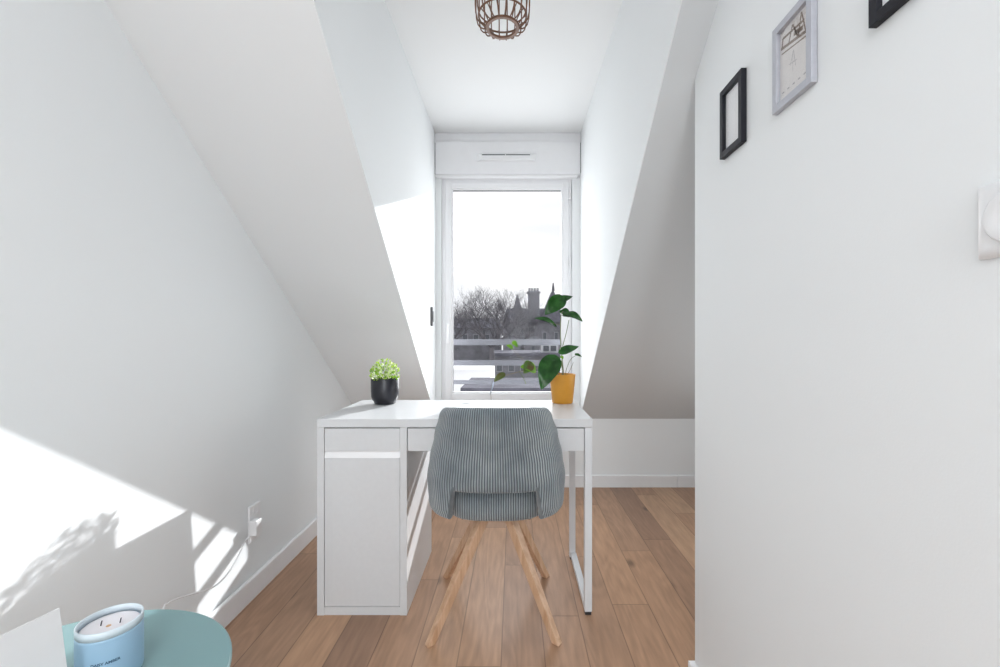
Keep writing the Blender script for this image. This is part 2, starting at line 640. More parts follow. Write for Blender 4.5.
MB().prism([(VX0, BOXY, 2.290), (VX1, BOXY, 2.290), (VX1, BOXY, 2.346), (VX0, BOXY, 2.346)],
           [(VX0 + 0.028, BOXY - 0.018, 2.296), (VX1 - 0.028, BOXY - 0.018, 2.296), (VX1 - 0.028, BOXY - 0.018, 2.334), (VX0 + 0.028, BOXY - 0.018, 2.334)]).build('vent_cover', WPLAST, v, bevel=0.003)
for xa, xb in ((-0.222, -0.062), (-0.056, 0.112)):
    bx('slot', xa, xb, BOXY - 0.0200, BOXY - 0.0175, 2.3275, 2.3335, GASKET, v)
    bx('flap', xa + 0.004, xb - 0.004, BOXY - 0.0235, BOXY - 0.0175, 2.303, 2.320, PVC, v, bevel=0.001)
# dark shutter strap clip on the left cheek
c = thing('shutter_switch', (cheekL(2.975), 2.975, 1.136), 'small dark grey upright holder on the white reveal left of the window', 'holder')
bx('cover', cheekL(2.99), cheekL(2.99) + 0.013, 2.958, 2.992, 1.136, 1.263, GREYM, c, bevel=0.005, seg=3)
bx('grip', cheekL(2.99) + 0.013, cheekL(2.99) + 0.018, 2.966, 2.984, 1.165, 1.235, GASKET, c, bevel=0.002)

# ------------------------------------------------------------------ desk
DY0, DY1 = 1.70, 2.215
DX0, DX1 = -0.752, 0.2995
D = thing('desk', (-0.226, 1.95, 0), 'white desk with drawer cabinet and metal leg under the window', 'desk')
bx('desktop', DX0, DX1, DY0, DY1, 0.718, 0.750, DESKW, D, bevel=0.0015)
m = MB()
m.lathe([(0.0, 0.0), (0.030, 0.0), (0.036, 0.0015), (0.036, 0.003), (0.030, 0.003), (0.028, 0.0018), (0.0001, 0.0016)], (-0.228, 2.135, 0.7495), 40)
m.build('cable_cap', METALW, D, smooth=True)
CX0, CX1 = DX0, -0.409
cab = MB()
cab.box(CX0, CX0 + 0.027, DY0 + 0.002, DY1 - 0.002, 0, 0.7175)
cab.box(CX1 - 0.026, CX1, DY0 + 0.002, DY1 - 0.002, 0, 0.7175)
cab.box(CX0 + 0.027, CX1 - 0.026, DY0 + 0.004, DY1 - 0.03, 0.0, 0.031)
cab.box(CX0 + 0.027, CX1 - 0.026, DY1 - 0.03, DY1 - 0.02, 0.031, 0.7175)
cab.build('cabinet', DESKW, D, bevel=0.001)
bx('gap_shade_sheet', CX0 + 0.028, CX1 - 0.027, DY0 + 0.05, DY0 + 0.06, 0.04, 0.71, GAPSHADE, D)  # dark sheet behind the fronts, stands in for shade in the gaps
dr = bx('drawer', CX0 + 0.0285, CX1 - 0.0275, DY0 + 0.004, DY0 + 0.022, 0.628, 0.7135, DESKW, D, bevel=0.001)
st = MB()
st.prism([(CX0 + 0.0275, DY0 + 0.004, 0.6005), (CX0 + 0.0275, DY0 + 0.022, 0.6005), (CX0 + 0.0275, DY0 + 0.022, 0.627), (CX0 + 0.0275, DY0 + 0.014, 0.627)],
         [(CX1 - 0.0265, DY0 + 0.004, 0.6005), (CX1 - 0.0265, DY0 + 0.022, 0.6005), (CX1 - 0.0265, DY0 + 0.022, 0.627), (CX1 - 0.0265, DY0 + 0.014, 0.627)])
st.build('grip_rail', mat('bright_white_strip', (0.95, 0.95, 0.96), 0.25), D)
bx('door', CX0 + 0.0285, CX1 - 0.0275, DY0 + 0.004, DY0 + 0.022, 0.0335, 0.600, DESKW, D, bevel=0.001)
m = MB()
m.box(CX1 + 0.003, 0.2675, DY0 + 0.004, DY0 + 0.022, 0.627, 0.7135)
m.box(CX1 + 0.010, 0.255, DY0 + 0.022, DY1 - 0.06, 0.640, 0.652)
m.box(CX1 + 0.010, CX1 + 0.022, DY0 + 0.022, DY1 - 0.06, 0.652, 0.705)
m.box(0.243, 0.255, DY0 + 0.022, DY1 - 0.06, 0.652, 0.705)
m.build('drawer', DESKW, D, bevel=0.001)
bx('back_panel', CX1, 0.27, DY1 - 0.030, DY1 - 0.015, 0.61, 0.7175, DESKW, D)
# metal loop leg
LX0, LX1 = 0.2700, 0.2985
BY = 2.14
m = MB()
m.box(LX0, LX1, DY0 + 0.004, DY0 + 0.030, 0.012, 0.7175)
m.box(LX0 - 0.005, LX1 - 0.005, BY - 0.012, BY + 0.012, 0.012, 0.7175)
m.box(LX0, LX1 - 0.002, DY0 + 0.030, BY - 0.012, 0.012, 0.036)
m.box(LX0, LX1, DY0 + 0.030, BY - 0.012, 0.692, 0.7175)
m.build('leg', METALW, D, bevel=0.002)
bx('foot_glide', LX0 + 0.003, LX1 - 0.003, DY0 + 0.006, DY0 + 0.028, 0, 0.012, BLACKPL, D)
bx('foot_glide', LX0 - 0.002, LX1 - 0.008, BY - 0.010, BY + 0.010, 0, 0.012, BLACKPL, D)
MB().prism([(LX0 - 0.006, BY - 0.012, 0.66), (LX0 - 0.006, BY - 0.012, 0.50), (LX0 - 0.006, BY - 0.17, 0.66)],
           [(LX0 - 0.004, BY - 0.012, 0.66), (LX0 - 0.004, BY - 0.012, 0.50), (LX0 - 0.004, BY - 0.17, 0.66)]).build('brace', METALW, D)

# ------------------------------------------------------------------ chair
KX, KY = -0.066, 1.762
C = thing('desk_chair', (KX, KY, 0), 'grey blue corduroy shell chair with splayed oak legs pulled up to desk', 'chair')


def smooth01(t):
    t = max(0, min(1, t))
    return t * t * (3 - 2 * t)


def lerp_tab(tab, x):
    for (a, va), (b, vb) in zip(tab, tab[1:]):
        if x <= b:
            return va + (vb - va) * smooth01((x - a) / (b - a)) if x > a else va
    return tab[-1][1]


def shell_pt(th, z):
    """plan position of the chair shell mid-surface, th in degrees from straight back"""
    w = lerp_tab([(0.40, 0.212), (0.46, 0.236), (0.55, 0.241), (0.62, 0.231), (0.70, 0.213), (0.77, 0.196), (0.84, 0.180)], z)
    d = lerp_tab([(0.40, 0.200), (0.50, 0.222), (0.60, 0.236), (0.84, 0.268)], z)
    t = math.radians(abs(th))
    sx = math.sin(t) if t < PI / 2 else 1.0 + 0.0 * t
    cx = math.cos(t) if t < PI / 2 else -(t - PI / 2) * 1.0
    x = w * (sx ** 0.75)
    y = d * ((cx ** 0.5) if cx > 0 else cx)
    if t > PI / 2:
        x = w * (1 - 0.10 * (t - PI / 2))
    return Vector((KX + math.copysign(x, th), KY - y, z))


def shell_top(th):
    a = abs(th)
    return 0.800 + 0.006 * math.cos(math.radians(min(a, 60) * 1.5)) - 0.004 * smooth01((a - 40) / 20) - 0.19 * smooth01((a - 60) / 42)


def shell_bot(th):
    a = abs(th)
    return 0.545 + 0.003 * (a / 30) ** 2 - 0.112 * smooth01((a - 29) / 9) + 0.03 * smooth01((a - 62) / 50)


NS, NT = 260, 22
ths = [-112 + 224 * i / NS for i in range(NS + 1)]
rings, uvs = [], []
ulen = 0
prevp = None
for th in ths:
    zt, zb = shell_top(th), shell_bot(th)
    endf = smooth01((112 - abs(th)) / 14)
    zm = (zt + zb) / 2
    hf = 0.55 + 0.45 * endf ** 0.5 if endf < 1 else 1
    zt, zb = zm + (zt - zm) * hf, zm + (zb - zm) * hf
    th_half = 0.019 * (0.35 + 0.65 * endf)
    q = shell_pt(th, 0.62)
    if prevp is not None:
        ulen += (q - prevp).length
    prevp = q
    ring = []
    ruv = []
    sec = []
    for k in range(NT + 1):
        sec.append((zb + (zt - zb) * k / NT, 1))
    for k in range(1, 7):
        a = PI * k / 7
        sec.append((zt, a + 10))
    for k in range(NT + 1):
        sec.append((zt - (zt - zb) * k / NT, -1))
    for k in range(1, 7):
        a = PI * k / 7
        sec.append((zb, a + 20))
    for z, s in sec:
        p = shell_pt(th, max(0.40, min(0.84, z)))
        e = 0.8
        pa, pb = shell_pt(max(-112, th - e), z), shell_pt(min(112, th + e), z)
        tv = (pb - pa).normalized()
        nrm = Vector((tv.y, -tv.x, 0))      # outward
        if s in (1, -1):
            # plump cushion toward the middle of the section
            f = min((z - zb), (zt - z)) / 0.03
            pl = 1.0
            q = p + nrm * th_half * s * pl
        elif s < 20:
            a = s - 10
            q = p + nrm * th_half * math.cos(a) + Vector((0, 0, th_half * math.sin(a)))
        else:
            a = s - 20
            q = p - nrm * th_half * math.cos(a) - Vector((0, 0, th_half * math.sin(a)))
        ring.append(q)
        ruv.append((ulen, z))
    rings.append(ring)
    uvs.append(ruv)
me = bpy.data.meshes.new('backrest')
K = len(rings[0])
verts = [tuple(p) for r in rings for p in r]
faces = []
for i in range(NS):
    for j in range(K):
        j2 = (j + 1) % K
        faces.append((i * K + j, i * K + j2, (i + 1) * K + j2, (i + 1) * K + j))
faces.append(tuple(range(K)))
faces.append(tuple(NS * K + j for j in reversed(range(K))))
me.from_pydata(verts, [], faces)
me.materials.append(CORD)
uvl = me.uv_layers.new(name='UVMap')
flat = [u for r in uvs for u in r]
for lp in me.loops:
    uvl.data[lp.index].uv = flat[lp.vertex_index]
for p in me.polygons:
    p.use_smooth = True
    js = [v % K for v in p.vertices]
    if not 27 < abs(ths[min(p.vertices) // K]) < 39:
        continue
    if len(js) == 4 and (min(js) >= 2 * NT + 7 or (max(js) == K - 1 and min(js) == 0)):
        for li in p.loop_indices:
            uvl.data[li].uv = (0.0087 * -0.06, flat[me.loops[li].vertex_index][1])
bm = bmesh.new()
bm.from_mesh(me)
bmesh.ops.recalc_face_normals(bm, faces=bm.faces)
bm.to_mesh(me)
bm.free()
o = bpy.data.objects.new('backrest', me)
COL.objects.link(o)
o.parent = C
o.matrix_parent_inverse = Matrix.Translation(-C.location)

# seat cushion: rounded block of superellipse rings
rings = []
sec = [(0.405, 0.60), (0.402, 0.86), (0.404, 0.93), (0.414, 0.975), (0.440, 1.0), (0.485, 1.0), (0.506, 0.97), (0.518, 0.90), (0.522, 0.6), (0.523, 0.25)]
NSg = 96
for z, s in sec:
    r = []
    for j in range(NSg):
        a = 2 * PI * j / NSg
        ca, sa = math.cos(a), math.sin(a)
        x = 0.212 * s * math.copysign(abs(ca) ** 0.62, ca)
        y = 0.232 * s * math.copysign(abs(sa) ** 0.68, sa)
        if y < 0:
            y *= 0.98
            x *= 0.93 + 0.07 * (1 - abs(y) / 0.232)
        r.append(Vector((KX + x, KY + 0.045 + y, z)))
    rings.append(r)
sm = MB().loops(rings)
seat = sm.build('seat', CORD, C, smooth=True)
uvl = seat.data.uv_layers.new(name='UVMap')
for lp in seat.data.loops:
    co = seat.data.vertices[lp.vertex_index].co
    uvl.data[lp.index].uv = (co.x, co.y)
# legs
bx('seat_base', KX - 0.13, KX + 0.13, KY - 0.11, KY + 0.13, 0.386, 0.4015, BLACKPL, C, bevel=0.004)
for (bxx, byy, tx, ty) in ((-0.2905, 1.540, -0.048, -0.065), (0.149, 1.548, 0.048, -0.065), (-0.297, 1.975, -0.048, 0.065), (0.141, 1.980, 0.048, 0.065)):
    b = Vector((bxx, byy, 0.0))
    t = Vector((KX + tx, KY + ty, 0.385))
    d = (t - b).normalized()
    out = Vector((b.x - KX, b.y - KY, 0)).normalized()
    s1 = d.cross(out).normalized()
    s2 = d.cross(s1).normalized()
    rings = []
    for k, (f, w) in enumerate(((0.0, 0.0165), (0.5, 0.0200), (1.0, 0.0230))):
        p = b + (t - b) * f
        r = []
        for q in range(4):
            a = q * PI / 2 + PI / 4 + (0.12 if bxx > KX else -0.12)
            vv = (s1 * math.cos(a) + s2 * math.sin(a)) * w * 1.08
            pp = p + vv
            if k == 0:
                pp = pp - d * (pp.z / d.z)
            if k == 2:
                pp = pp - d * ((pp.z - 0.3855) / d.z)
            r.append(pp)
        rings.append(r)
    MB().loops(rings).build('leg', LEGW, C, bevel=0.0025)

# ------------------------------------------------------------------ small pot plant
sx, sy = -0.606, 2.095
S = thing('potted_plant', (sx, sy, 0.75), 'small lime green bushy plant in rounded black pot on desk left', 'plant')
prof = [(0.0, 0.0), (0.044, 0.0), (0.049, 0.004), (0.050, 0.012), (0.058, 0.020), (0.0625, 0.035), (0.064, 0.06), (0.064, 0.118),
        (0.0625, 0.120), (0.060, 0.118), (0.060, 0.100), (0.0, 0.100)]
MB().lathe([(r * 1.0 if r else 0.0001, z) for r, z in prof], (sx, sy, 0.7502), 48).build('pot', BLACKC, S, smooth=True)
MB().lathe([(0.0001, 0.0), (0.0595, 0.0), (0.0595, 0.006), (0.0001, 0.012)], (sx, sy, 0.8505), 32).build('soil', SOIL, S, smooth=True)
m = MB()
random.seed(11)
for i in range(420):
    a = random.uniform(0, 2 * PI)
    rr = 0.062 * math.sqrt(random.random())
    hz = 0.86 + random.random() ** 0.8 * 0.100 * (1 - (rr / 0.085) ** 2)
    p = Vector((sx + rr * math.cos(a), sy + rr * math.sin(a), hz))
    d = Vector((math.cos(a) * (0.3 + rr * 14), math.sin(a) * (0.3 + rr * 14), random.uniform(0.3, 1.3))).normalized()
    s = d.cross(Vector((random.uniform(-1, 1), random.uniform(-1, 1), random.uniform(-1, 1)))).normalized()
    n = d.cross(s)
    L = random.uniform(0.010, 0.017)
    w = L * 0.36
    mi = 1 if random.random() < 0.33 else 0
    m.face([p, p + d * L * 0.5 + s * w, p + d * L + n * L * 0.1], mi)
    m.face([p, p + d * L + n * L * 0.1, p + d * L * 0.5 - s * w], mi)
m.build('foliage', [SUCC, SUCC2], S, fix=False)

# ------------------------------------------------------------------ leafy plant in the ochre pot
px, py = 0.2305, 2.122
Q = thing('potted_plant', (px, py, 0.75), 'tall leafy green plant in ochre yellow pot on desk right', 'plant')
MB().lathe([(0.0001, 0), (0.046, 0), (0.049, 0.003), (0.0615, 0.132), (0.0620, 0.136), (0.0600, 0.137), (0.0580, 0.133), (0.0565, 0.115), (0.0001, 0.115)],
           (px, py, 0.7502), 56).build('pot', OCHRE, Q, smooth=True)
MB().lathe([(0.0001, 0.0), (0.055, 0.0), (0.055, 0.004), (0.0001, 0.010)], (px, py, 0.8655), 32).build('soil', SOIL, Q, smooth=True)


def leaf(base, tip, width, face, mtl, droop=0.06, fold=0.25, name='leaf', shape=0.42):
    base, tip = Vector(base), Vector(tip)
    ax = tip - base
    Ln = ax.length
    ax.normalize()
    face = Vector(face)
    n = (face - ax * face.dot(ax)).normalized()
    s = ax.cross(n).normalized()
    NU, NV = 16, 8
    m = MB()
    grid = []
    for i in range(NU + 1):
        u = i / NU
        # ovate profile with a pointed tip
        w = width / 2 * (math.sin(PI * min(1, u ** (0.72))) ** 0.75 if 0 < u < 1 else 0.0) * (1 - 0.25 * u) * 1.12
        row = []
        for j in range(NV + 1):
            v = (j / NV - 0.5) * 2
            lob = -0.06 * Ln * abs(v) * max(0, 1 - u * 4)      # heart-shaped lobes at the base
            p = base + ax * (u * Ln + lob) + s * v * w
            p = p + n * (fold * abs(v) * w - droop * Ln * 4 * (u - 0.5) ** 2 + 0.012 * Ln * math.sin(9 * u + 3 * v))
            row.append(p)
        grid.append(row)
    m.loops(grid, closed=False, cap=False)
    m.loops([[p - n * 0.0007 for p in r] for r in grid], closed=False, cap=False)
    return m.build(name, mtl, Q, smooth=True)


def stem(pts, r0, r1, mtl=STEM, name='stem'):
    # smooth through points
    pts = [Vector(p) for p in pts]
    out = []
    for i in range(len(pts) - 1):
        p0, p1, p2, p3 = pts[max(i - 1, 0)], pts[i], pts[i + 1], pts[min(i + 2, len(pts) - 1)]
        for k in range(6):
            t = k / 6
            out.append(0.5 * ((2 * p1) + (-p0 + p2) * t + (2 * p0 - 5 * p1 + 4 * p2 - p3) * t * t + (-p0 + 3 * p1 - 3 * p2 + p3) * t ** 3))
    out.append(pts[-1])
    n = len(out)
    return MB().tube(out, [r0 + (r1 - r0) * i / (n - 1) for i in range(n)], 8).build(name, mtl, Q, smooth=True)


Z = 2.105
soil_pt = Vector((px, py, 0.872))
stem([soil_pt, P(561.5, 355, 2.10), P(560.5, 335, 2.11), P(561, 316, 2.12), P(563, 311, 2.12)], 0.0026, 0.0018)
stem([soil_pt + Vector((0.008, 0, 0)), P(562, 352, 2.12), P(566, 334, 2.12), P(569, 320, 2.12)], 0.0022, 0.0015)
stem([soil_pt + Vector((0.012, -0.01, 0)), P(566.5, 369, 2.08), P(571, 359, 2.07), P(578, 354.5, 2.06)], 0.0016, 0.0009)
stem([soil_pt + Vector((0.014, 0.0, 0)), P(570, 370, 2.09), P(573.5, 362, 2.09)], 0.0012, 0.0006, TWIG)
stem([soil_pt + Vector((-0.012, -0.01, 0)), P(556, 372, 2.03), P(550, 366, 2.02), P(538, 368, 2.01), P(522, 371, 2.00), P(504, 376, 2.00), P(498, 379, 2.0)], 0.0021, 0.0012, TWIG)
stem([P(528, 369.5, 2.0), P(524, 361, 2.0), P(515, 352, 2.01), P(512, 347, 2.01)], 0.0010, 0.0007, TWIG)
stem([P(519, 371.5, 2.0), P(523, 377, 1.99), P(526, 384, 1.99)], 0.0013, 0.0016, STEM)
stem([P(560.8, 325, 2.115), P(555, 324, 2.10), P(552, 322, 2.10)], 0.0012, 0.0009)
stem([P(561, 346, 2.1), P(560, 350, 2.05)], 0.0016, 0.0012)
# leaves: base, tip, width, facing
leaf(P(563.5, 296.5, 2.10), P(545, 314, 2.07), 0.076, (0.25, -0.85, 0.55), LEAFD, 0.08, 0.2)
leaf(P(556, 304, 2.12), P(572, 295.5, 2.10), 0.056, (-0.2, -0.8, 0.75), LEAFD, 0.08, 0.25)
leaf(P(563, 313.5, 2.12), P(583, 319.5, 2.08), 0.066, (0.2, -0.6, 0.8), LEAFD, 0.10, 0.3)
leaf(P(570, 314, 2.14), P(559.5, 311, 2.12), 0.050, (0.0, -0.8, 0.5), LEAFD, 0.08, 0.2)
leaf(P(557, 325, 2.10), P(535.5, 316.5, 2.05), 0.042, (0.1, -0.7, 0.8), LEAFD, 0.08, 0.3)
leaf(P(559.5, 352.5, 2.09), P(579, 347, 2.06), 0.052, (-0.05, -0.75, 0.7), LEAFD, -0.05, 0.25)
leaf(P(554.5, 355, 2.03), P(541, 388.5, 1.96), 0.098, (-0.15, -0.95, 0.35), LEAFD, 0.08, 0.15)
leaf(P(536, 369, 2.00), P(521, 366, 1.97), 0.058, (0.1, -0.8, 0.6), LEAFY, 0.10, 0.3)
leaf(P(531, 362, 1.99), P(524, 373.5, 1.96), 0.050, (0.4, -0.8, 0.4), LEAFB, 0.05, 0.3)
leaf(P(504.5, 373, 2.0), P(493.5, 381.5, 1.98), 0.030, (0.2, -0.8, 0.6), LEAFB, 0.10, 0.2)
leaf(P(513, 341, 2.01), P(517.5, 347, 1.99), 0.022, (0.0, -1, 0.3), LEAFY, 0.05, 0.2)
leaf(P(513, 348, 2.01), P(506.5, 345, 1.99), 0.022, (0.2, -0.9, 0.5), LEAFY, 0.05, 0.3)
leaf(P(561, 356, 2.05), P(563, 359, 2.03), 0.016, (0.1, -1, 0.2), LEAFY, 0.0, 0.2)
leaf(P(575, 353.5, 2.065), P(582, 356.5, 2.05), 0.014, (0, -0.8, 0.6), LEAFD, 0.1, 0.2)
# drooping dry root tip reaching the desk
stem([P(495, 380, 1.99), P(491.5, 387, 1.985), P(490.8, 394, 1.985), P(491.5, 402.5, 2.025)], 0.0011, 0.0008, TWIG, 'aerial_root')
leaf(P(494, 381, 1.985), P(489.5, 396, 1.985), 0.008, (0, -1, 0), mat('pale_sheath', (0.45, 0.50, 0.62), 0.4), 0.02, 0.3, 'sheath')

# ------------------------------------------------------------------ pendant lamp
lx, ly = -0.0425, 1.65
Lm = thing('pendant_lamp', (lx, ly, CE), 'brown wire cage pendant lamp hanging from the ceiling', 'lamp')
m = MB()
NB = 20
HB = 2.203
for k in range(NB):
    a = 2 * PI * (k + 0.5) / NB
    ca, sa = math.cos(a), math.sin(a)
    pr = [(0.060, HB + 0.006), (0.072, HB + 0.008), (0.084, HB + 0.014), (0.093, HB + 0.026), (0.099, HB + 0.05), (0.101, HB + 0.08),
          (0.101, HB + 0.14), (0.098, HB + 0.18), (0.085, HB + 0.20), (0.05, HB + 0.205), (0.022, HB + 0.205)]
    m.tube([(lx + r * ca, ly + r * sa, z) for r, z in pr], 0.0024, 6)
m.build('cage', BRONZE, Lm, smooth=True)
m = MB()
for k in range(14):
    a = 2 * PI * k / 14
    ca, sa = math.cos(a), math.sin(a)
    pr = [(0.056, HB + 0.008), (0.060, HB + 0.020), (0.070, HB + 0.036), (0.086, HB + 0.050)]
    m.tube([(lx + r * ca, ly + r * sa, z) for r, z in pr], 0.0021, 6)
m.build('inner_spokes', BRONZE, Lm, smooth=True)


def torus(R, r, z, n=48, k=8, sq=False):
    prof = [(R + r * math.cos(2 * PI * i / k), r * math.sin(2 * PI * i / k)) for i in range(k)]
    return MB().lathe(prof, (lx, ly, z), n, closed=True)


MB().lathe([(0.050, 0.0), (0.062, 0.0), (0.062, 0.009), (0.050, 0.009)], (lx, ly, HB), 48, closed=True).build('bottom_ring', BRONZE, Lm, bevel=0.001)
torus(0.088, 0.0034, HB + 0.047).build('hoop', BRONZE, Lm, smooth=True)
torus(0.1, 0.0028, HB + 0.185).build('hoop', BRONZE, Lm, smooth=True)
MB().lathe([(0.0001, 0), (0.05, 0), (0.05, -0.02), (0.045, -0.026), (0.0001, -0.027)], (lx, ly, CE), 40).build('ceiling_rose', BRONZE, Lm, smooth=True)
MB().lathe([(0.0001, 0), (0.006, 0), (0.006, 0.07), (0.0001, 0.07)], (lx, ly, 2.405), 12).build('cord', BLACKPL, Lm)
MB().lathe([(0.0001, 0), (0.020, 0), (0.024, 0.01), (0.024, 0.05), (0.018, 0.06), (0.0001, 0.06)], (lx, ly, 2.355), 24).build('socket', BLACKPL, Lm, smooth=True)

# ------------------------------------------------------------------ side table, candle, book
tx, ty, tr, tz = -0.726, 0.668, 0.257, 0.50
Tb = thing('side_table', (tx, ty, 0), 'round teal metal side table in the lower left corner', 'table')
MB().lathe([(0.0001, -0.010), (tr - 0.004, -0.010), (tr, -0.007), (tr, -0.002), (tr - 0.003, 0.0), (0.0001, 0.0)], (tx, ty, tz), 96).build('tabletop', TEAL, Tb, smooth=False)
for k in range(3):
    a = 2 * PI * k / 3 + 0.4
    MB().tube([(tx + 0.20 * math.cos(a), ty + 0.20 * math.sin(a), 0.0), (tx + 0.12 * math.cos(a), ty + 0.12 * math.sin(a), tz - 0.0105)], 0.011, 12).build('leg', TEAL, Tb, smooth=True)

cx, cy = -0.6725, 0.743
Cd = thing('scented_candle', (cx, cy, tz), 'candle in frosted light blue glass on the teal table', 'candle')
R = 0.0435
MB().lathe([(0.0001, 0.0), (R - 0.006, 0.0), (R - 0.001, 0.004), (R, 0.010), (R, 0.078), (R - 0.0005, 0.082), (R - 0.0035, 0.082), (R - 0.0035, 0.080), (0.0001, 0.080)],
           (cx, cy, tz + 0.0002), 64).build('jar', FROST, Cd, smooth=True)
MB().lathe([(R - 0.0030, 0.0), (R, 0.0), (R, 0.0115), (R - 0.0008, 0.0125), (R - 0.0022, 0.0125), (R - 0.0030, 0.0115)],
           (cx, cy, tz + 0.0822), 64, closed=True).build('rim', FROSTR, Cd, smooth=True)
MB().lathe([(0.0001, 0), (R - 0.005, 0), (R - 0.005, 0.0035), (R - 0.007, 0.003), (0.0001, 0.003)], (cx, cy, tz + 0.0803), 48).build('wax', WAX, Cd, smooth=True)
for ddx, ddy in ((-0.014, -0.002), (0.011, 0.006)):
    MB().tube([(cx + ddx, cy + ddy, tz + 0.0832), (cx + ddx + 0.001, cy + ddy, tz + 0.088), (cx + ddx + 0.002, cy + ddy, tz + 0.0915)], 0.0010, 8).build('wick', WICK, Cd)
m = MB()
m.lathe([(0.0001, 0), (0.0036, 0), (0.0030, 0.0005), (0.0001, 0.0006)], (cx - 0.001, cy - 0.002, tz + 0.0834), 20)
m.build('wax_emblem', mat('gold_print', (0.60, 0.36, 0.17), 0.5), Cd)


def wrap_text(txt, size, z, ang0, name, parent, r):
    cu = bpy.data.curves.new('lettering', 'FONT')
    cu.body = txt
    cu.size = size
    cu.align_x = 'CENTER'
    cu.extrude = 0.0
    cu.offset = 0.00018
    to = bpy.data.objects.new('tmp_text', cu)
    COL.objects.link(to)
    dg = bpy.context.evaluated_depsgraph_get()
    dg.update()
    me = bpy.data.meshes.new_from_object(to.evaluated_get(dg))
    bpy.data.objects.remove(to)
    bm = bmesh.new()
    bm.from_mesh(me)
    for _ in range(2):
        bmesh.ops.subdivide_edges(bm, edges=[e for e in bm.edges if abs(e.verts[0].co.x - e.verts[1].co.x) > 0.002], cuts=1)
    for vtx in bm.verts:
        a = ang0 + vtx.co.x / r
        zz = vtx.co.y
        vtx.co = Vector((cx + r * math.cos(a), cy + r * math.sin(a), z + zz))
    bm.to_mesh(me)
    bm.free()
    me.materials.append(NAVY)
    o = bpy.data.objects.new(name, me)
    COL.objects.link(o)
    o.parent = parent
    o.matrix_parent_inverse = Matrix.Translation(-parent.location)


# facing the camera side (camera is toward -y and +x of the candle)
ANG = math.atan2(0 - cy, 0 - cx)
wrap_text('DAISY AMBER', 0.0060, tz + 0.0435, ANG - 0.14, 'lettering', Cd, R + 0.0003)

# white card standing on the table, leaning slightly towards the wall
Bk = thing('display_card', (-0.68, 0.60, tz), 'plain white card standing on the teal table left of the candle', 'card')


def plate(name, c, u, v, n, t, m, parent, bevel=0.0):
    return MB().prism([c, c + u, c + u + v, c + v], [c + n * t, c + u + n * t, c + u + v + n * t, c + v + n * t]).build(name, m, parent, bevel=bevel)


TR = P(59.5, 608, 0.665)
BR = Vector((-0.6575, 0.665, tz + 0.0004))
upv = TR - BR
U = Vector((-0.040, -0.155, 0.0))
n = U.cross(upv).normalized()
if n.x > 0:
    n = -n
plate('front_panel', BR, U, upv, n, 0.0022, PAPER, Bk)
plate('back_lining', BR + n * 0.0022 + U * 0.004, U * 0.99, upv * 0.995, n, 0.0008, PAPERE, Bk)
sa = BR + U * 0.45 + upv * 0.6 + n * 0.0035
sb2 = BR + U * 0.45 + Vector((-0.075, 0.02, 0))
MB().prism([sa, sb2, sb2 + U * 0.2, sa + U * 0.2], [p + Vector((0.0015, 0, 0.0008)) for p in (sa, sb2, sb2 + U * 0.2, sa + U * 0.2)]).build('support_strut', PAPERE, Bk)

# ------------------------------------------------------------------ pictures on the right wall
WXR = 0.562


def picture(y_far, width, dep, fm, label, drawing=0, bw=0.0155, zb=1.5345):
    zt = zb + 0.178
    ya, yb = y_far - width, y_far
    o = thing('picture_frame', (WXR, (ya + yb) / 2, zb), label, 'picture', 'framed prints on the right wall')
    x0, x1 = WXR - dep, WXR - 0.001
    m = MB()
    for (a, b, c, d) in ((ya, ya + bw, zb, zt), (yb - bw, yb, zb, zt), (ya + bw, yb - bw, zb, zb + bw), (ya + bw, yb - bw, zt - bw, zt)):
        m.box(x0, x1, a, b, c, d)
    m.build('frame', fm, o, bevel=0.0008)
    bx('print', WXR - 0.005, WXR - 0.003, ya + bw + 0.0003, yb - bw - 0.0003, zb + bw + 0.0003, zt - bw - 0.0003, MAT_W if drawing == 0 else PRINT, o)
    bx('glass', WXR - 0.0075, WXR - 0.0065, ya + bw + 0.0003, yb - bw - 0.0003, zb + bw + 0.0003, zt - bw - 0.0003, PGLASS, o)
    if drawing:
        mm = MB()
        xx = WXR - 0.0053

        def seg(y0, z0, y1, z1, w=0.0022):
            # y given from the left edge as seen from the room
            a = Vector((xx, yb - bw - y0, zb + bw + z0))
            b = Vector((xx, yb - bw - y1, zb + bw + z1))
            d = (b - a).normalized()
            s = Vector((0, -d.z, d.y)) * w / 2
            mm.face([a - s, b - s, b + s, a + s])
        # sepia sketch: a stand with struts and rails
        seg(0.004, 0.112, 0.084, 0.096, 0.006)
        seg(0.006, 0.100, 0.084, 0.087, 0.003)
        seg(0.008, 0.112, 0.010, 0.131, 0.004)
        seg(0.010, 0.130, 0.078, 0.122, 0.005)
        seg(0.030, 0.108, 0.042, 0.138, 0.004)
        seg(0.042, 0.138, 0.058, 0.104, 0.004)
        seg(0.060, 0.102, 0.070, 0.143, 0.004)
        seg(0.046, 0.116, 0.074, 0.110, 0.009)
        seg(0.070, 0.143, 0.082, 0.098, 0.003)
        mm.build('sepia_sketch', mat('sepia_ink', (0.27, 0.22, 0.19), 0.7), o, fix=False)
        mm = MB()
        seg(0.035, 0.060, 0.045, 0.085, 0.0012)
        seg(0.045, 0.085, 0.052, 0.050, 0.0012)
        seg(0.030, 0.064, 0.056, 0.060, 0.0012)
        seg(0.043, 0.083, 0.043, 0.045, 0.0010)
        mm.build('pencil_sketch', mat('pencil_grey', (0.40, 0.39, 0.40), 0.7), o, fix=False)
        mm = MB()
        for k in range(5):
            seg(0.008 + k * 0.017, 0.018, 0.015 + k * 0.017, 0.018, 0.003)
        mm.build('caption_marks', mat('caption_ink', (0.38, 0.36, 0.37), 0.7), o, fix=False)
    return o


